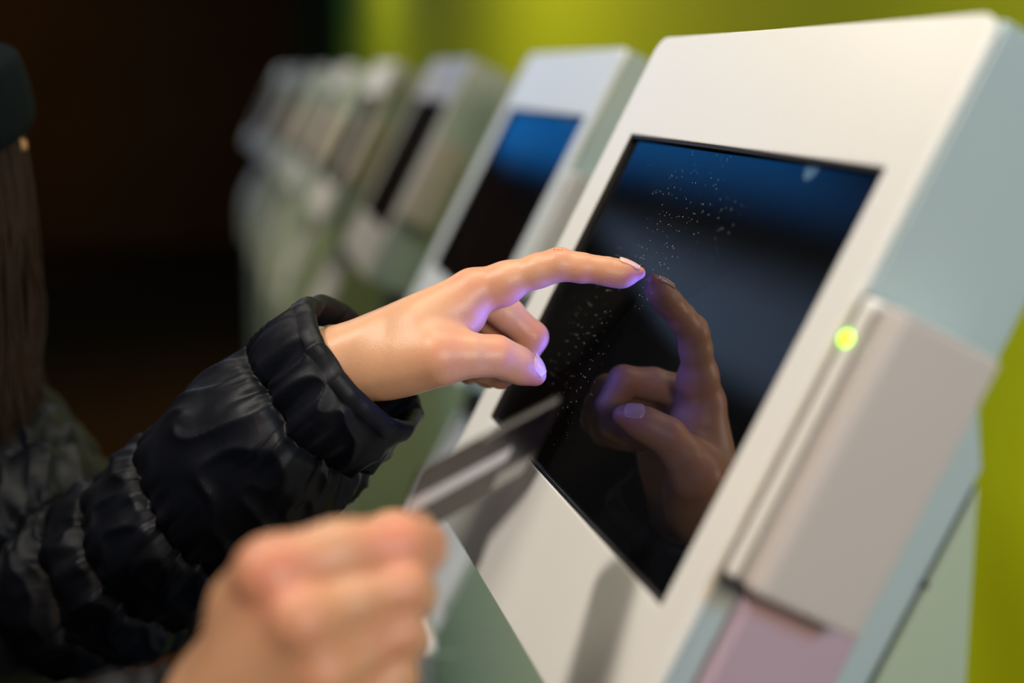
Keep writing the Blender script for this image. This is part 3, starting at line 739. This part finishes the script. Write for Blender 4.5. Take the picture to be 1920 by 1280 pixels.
def add_jacket():
    VV, QQ, n = [], [], 0
    # left sleeve: cuff - forearm - elbow - upper arm - shoulder
    CL = at(670, 692, .824)
    ptsL = [CL, at(590, 757, .832), at(430, 905, .865), at(275, 1040, .915), at(160, 1095, .955), at(70, 985, 1.0), at(-35, 850, 1.06), at(-190, 740, 1.13), bp(0, .05, ZS-.06)]
    V, tan, c, N_, B_ = sleeve(ptsL, [.041, .0475, .050, .052, .053, .056, .058, .066, .075, .070], [.055, .20, .29, .365, .45, .53, .61, .70, .80, .92], n=470, m=220, seed=1)
    rows = cuff_rows(V, tan, c, .22, .009); A = np.concatenate([rows, V]); VV.append(A.reshape(-1, 3)); QQ.append(grid_faces(len(A), A.shape[1], n)); n += A.shape[0]*A.shape[1]
    # right sleeve
    u = unit(WR_R-EL_R)
    ptsR = [at(352, 1445, .548), WR_R-u*.05, (WR_R+EL_R)/2, EL_R+u*.03, EL_R+unit(SH_R-EL_R)*.04, (EL_R+SH_R)/2, SH_R, bp(0, -.05, ZS-.06)]
    V, tan, c, N_, B_ = sleeve(ptsR, [.040, .045, .050, .052, .054, .056, .058, .066, .075, .070], [.012, .125, .215, .305, .40, .49, .58, .68, .80, .92], n=260, m=120, seed=5)
    rows = cuff_rows(V, tan, c, .22, .009); A = np.concatenate([rows, V]); VV.append(A.reshape(-1, 3)); QQ.append(grid_faces(len(A), A.shape[1], n)); n += A.shape[0]*A.shape[1]
    # trunk with a stand-up collar
    m = 200; zz = np.linspace(ZS-.64, ZS+.075, 240); T = np.zeros((len(zz), m, 3))
    for i, z in enumerate(zz):
        w = np.interp(z-ZS, [-.64, -.5, -.3, -.12, -.04, .01, .03, .075], [.215, .210, .185, .205, .185, .115, .085, .078]); d = np.interp(z-ZS, [-.64, -.5, -.3, -.12, -.04, .01, .03, .075], [.165, .16, .15, .15, .125, .095, .085, .080])
        ph = ((z-ZS) % .085)/.085; pf = .013*abs(math.sin(ph*PI))**.55
        for j in range(m):
            a = 2*PI*j/m; ca, sa = math.cos(a), math.sin(a)
            r_ = 1/((abs(ca)**2.4+abs(sa)**2.4)**(1/2.4)); nz_ = .005*noise.noise(Vector((ca*5, sa*5, z*22)))
            T[i, j] = bp(ca*r_*(d+pf+nz_), sa*r_*(w+pf+nz_), z)
    VV.append(T.reshape(-1, 3)); QQ.append(grid_faces(len(zz), m, n, True)); n += T.shape[0]*m
    V = np.concatenate(VV); Q = np.concatenate(QQ)
    return mesh('padded_jacket', V, Q.tolist(), M['nylon'], person, True, BASE)
jacket = add_jacket()
def tube(name, pts, rads, material, parent, m=16, n=40, ell=None, caps=True):
    c = bez([np.asarray(p) for p in pts], n); tan = np.gradient(c, axis=0); tan /= np.linalg.norm(tan, axis=1)[:, None]
    ref = np.array([.3, -.8, .52]); V = []
    for i in range(n):
        ref = ref-(ref@tan[i])*tan[i]; ref /= np.linalg.norm(ref); b = np.cross(tan[i], ref); r = np.interp(i/(n-1), np.linspace(0, 1, len(rads)), rads)
        for j in range(m): a = 2*PI*j/m; V.append(c[i]+(ref*math.cos(a)+b*math.sin(a))*r)
    Fc = grid_faces(n, m, 0).tolist()
    if caps: Fc += [list(range(m)), list(range(n*m-1, (n-1)*m-1, -1))]
    return mesh(name, V, Fc, material, parent, True, BASE)
# grey knit inner cuffs, just showing at the wrist
def knit(c0, c1, ra, rb, rim=.0018, ex=1.7):
    t = unit(c1-c0); pts = []; m = 64; V = []; prof = []
    L = np.linalg.norm(c1-c0)
    for i in range(14): u = i/13; prof.append((u*L, ra+(rb-ra)*u))
    for i in range(7): a = PI*i/6; prof.append((L+rim*math.sin(a), rb-rim+rim*math.cos(a)))
    for i in range(6): prof.append((L-L*.5*i/5, rb-2*rim))
    r0 = unit(-FWD-((-FWD)@t)*t); b = np.cross(t, r0)
    for x, r in prof:
        for j in range(m): a = 2*PI*j/m; rr = r*(1+.012*math.cos(a*32)); V.append(c0+t*x+(r0*(1.15+(ex-1.15)*x/L)*math.cos(a)+b*math.sin(a))*rr)
    return mesh('knit_cuff', V, grid_faces(len(prof), m, 0).tolist(), M['knit'], jacket, True, BASE)
k_ = knit(at(572, 712, .828), at(627, 675, .822), .0235, .0222)
knit(at(300, 1600, .556), at(355, 1470, .548), .034, .0285, ex=1.2)

# trousers, shoes, beanie, hair
def trousers():
    VV, QQ, n = [], [], 0
    for s_ in (1, -1):
        pts = [bp(0, s_*.06, ZS-.50), bp(0, s_*.09, ZS-.62), bp(.02, s_*.095, .50), bp(-.02, s_*.095, .07)]
        c = bez(pts, 60); m = 40; V = []
        for i in range(60):
            r = np.interp(i/59, [0, .3, .65, 1], [.12, .105, .075, .062])+.003*math.sin(i*.8)
            for j in range(m): a = 2*PI*j/m; V.append(c[i]+FACE*math.cos(a)*r+SIDE*math.sin(a)*r)
        VV.append(np.array(V)); QQ.append(grid_faces(60, m, n)); n += 60*m
    return mesh('trousers', np.concatenate(VV), np.concatenate(QQ).tolist(), M['trousers'], person, True, BASE)
trousers()
for s_ in (1, -1):
    F = Field(bp(.04, s_*.1, .05)-np.array([.2, .2, .06]), bp(.04, s_*.1, .05)+np.array([.2, .2, .12]), .004)
    add_cone(F, bp(-.06, s_*.095, .042), bp(.07, s_*.10, .040), .040, .040, .02); add_cone(F, bp(.07, s_*.10, .040), bp(.15, s_*.105, .034), .040, .032, .02); add_cone(F, bp(-.045, s_*.095, .05), bp(-.03, s_*.095, .12), .042, .045, .02)
    sl, X, Y, Z = F.sub(F.lo, F.lo+F.n*F.h); F.f[sl] = np.maximum(F.f[sl], (.003-Z)+0*X+0*Y)
    V, Q = nets(F); mesh('shoe', V, Q.tolist(), M['shoe'], person, True, BASE)
def beanie():
    h = HEAD; up = np.array([0, 0, 1.]); F = Field(h-np.array([.16, .16, .1]), h+np.array([.16, .16, .2]), .003); R = np.array([HF, HS, up])
    def q(f, l, z): return h+HF*f+HS*l+up*z
    add_ell(F, q(-.016, 0, .050), (.116, .094, .105), .01, R)
    sl, X, Y, Z = F.sub(F.lo, F.lo+F.n*F.h)
    hgt = (Z-h[2])+(-.30)*((X-h[0])*HF[0]+(Y-h[1])*HF[1])
    F.f[sl] = np.maximum(F.f[sl], .030-hgt)
    G = like(F); sl, X, Y, Z = G.sub(G.lo, G.lo+G.n*G.h)
    G.f[sl] = np.sqrt(np.maximum(np.abs(ell_d(X, Y, Z, q(-.014, 0, .045), (.118, .097, .110), R))-.002, 0)**2+np.maximum(np.abs(hgt-.042)-.022, 0)**2)-.006
    merge(F, G, .004); V, Q = nets(F); return mesh('beanie', relax(V, Q, 1), Q.tolist(), M['beanie'], person, True, BASE)
beanie()
def hair():
    h = HEAD; up = np.array([0, 0, 1.]); V = []; Fc = []; m = 4; r = random.Random(3)
    for sgn, cnt in ((-1, 520), (1, 260)):
        for k in range(cnt):
            az = r.uniform(.42, 3.1) if sgn < 0 else r.uniform(.85, 3.1)
            a = az; f0, l0 = math.cos(a)*.098, sgn*abs(math.sin(a))*.079 if abs(math.sin(a)) > .1 else sgn*.01
            lock = round(a*9)/9; jit = .012
            fr = max(0, math.cos(a)); L = r.uniform(.15, .19)+(.0 if az > -.2 else .02)
            p0 = h+HF*(f0-(.012 if sgn > 0 or az > 1.2 else -.004))+HS*l0+up*r.uniform(.045, .07)
            p1 = h+HF*(f0*1.03+.004*r.random())+HS*(l0*1.05+sgn*r.uniform(0, jit))+up*(-.02)
            p2 = h+HF*(f0*1.0+.012*math.sin(lock*23)+r.uniform(-.006, .006))+HS*(l0*1.05+sgn*r.uniform(.0, .008))+up*(-.09)
            p3 = h+HF*(f0*.95+.004*fr+.014*math.sin(lock*17+1)+r.uniform(-.008, .008))+HS*(l0*1.04+sgn*r.uniform(.0, .006))+up*(-L)
            c = bez([p0, p1, p2, p3], 12); b0 = len(V)
            for i in range(12):
                rr = .0013*(1 if i < 9 else (12-i)/3.5)
                for j in range(m): aa = 2*PI*j/m; V.append(c[i]+HF*math.cos(aa)*rr+HS*math.sin(aa)*rr)
            for i in range(11):
                for j in range(m): Fc.append((b0+i*m+j, b0+i*m+(j+1) % m, b0+(i+1)*m+(j+1) % m, b0+(i+1)*m+j))
    # under-layer so that no scalp or neck shows through the strands
    b0 = len(V); na = 60
    for i, (z, s_) in enumerate(((.05, .97), (.0, 1.0), (-.06, 1.02), (-.09, 1.03), (-.12, 1.04), (-.15, 1.03))):
        for j in range(na):
            a = math.radians(50)+(2*PI-math.radians(86))*j/(na-1)
            V.append(h+HF*(math.cos(a)*.1*s_-.012)+HS*(math.sin(a)*.082*s_*1.02)+up*z)
    for i in range(5):
        for j in range(na-1): Fc.append((b0+i*na+j, b0+i*na+j+1, b0+(i+1)*na+j+1, b0+(i+1)*na+j))
    return mesh('hair', V, Fc, M['hair'], person, True, BASE)
hair()

# ------------------------------------------------------------------ card held in the right hand
CU = unit(at(1050, 742, .625)-at(787, 878, .570)); _v = at(985, 887, .66)-at(1050, 742, .625); CV = unit(_v-(_v@CU)*CU); CN = np.cross(CU, CV)
CA = at(787, 878, .565)
def card():
    L, Wd, r, th = .0856, .054, .0032, .00085
    out = []
    for cx, cy, a0 in ((L-r, Wd-r, 0), (r, Wd-r, 90), (r, r, 180), (L-r, r, 270)):
        for i in range(7): a = math.radians(a0+15*i); out.append((cx+r*math.cos(a), cy+r*math.sin(a)))
    def plate(name, pts, z0, z1, material, parent=None, base=CA, bv=0):
        k = len(pts); V = [CA+CU*x+CV*y+CN*z for z in (z0, z1) for x, y in pts]
        Fc = [tuple(range(k-1, -1, -1)), tuple(range(k, 2*k))]+[(i, (i+1) % k, (i+1) % k+k, i+k) for i in range(k)]
        o = mesh(name, V, Fc, material, parent, False, base)
        if bv: bevel(o, bv, 2)
        return o
    root = empty('payment_card', CA, 'grey plastic card with a silver stripe, held up between thumb and index finger', 'card')
    plate('card_body', out, -th/2, th/2, M['card'], root, CA, .0002)
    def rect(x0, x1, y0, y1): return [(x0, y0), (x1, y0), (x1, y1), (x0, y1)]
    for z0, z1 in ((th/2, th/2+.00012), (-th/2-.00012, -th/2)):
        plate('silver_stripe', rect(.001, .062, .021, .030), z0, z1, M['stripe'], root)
        plate('dark_reflection', rect(.045, L-.002, .0035, .020), z0, z1, M['card_dark'], root)  # dark reflection on the card's end, painted on
        plate('edge_glint', rect(.036, L-.003, .0004, .0032), z0, z1, M['card_pale'], root)  # bright reflection along the top edge, painted on
        plate('dark_reflection', rect(.064, L-.001, .021, .036), z0, z1, M['card_dark'], root)
        plate('pale_patch', rect(.060, L-.004, .038, .050), z0, z1, M['card_pale'], root)  # whitish blur at the lower corner, painted on
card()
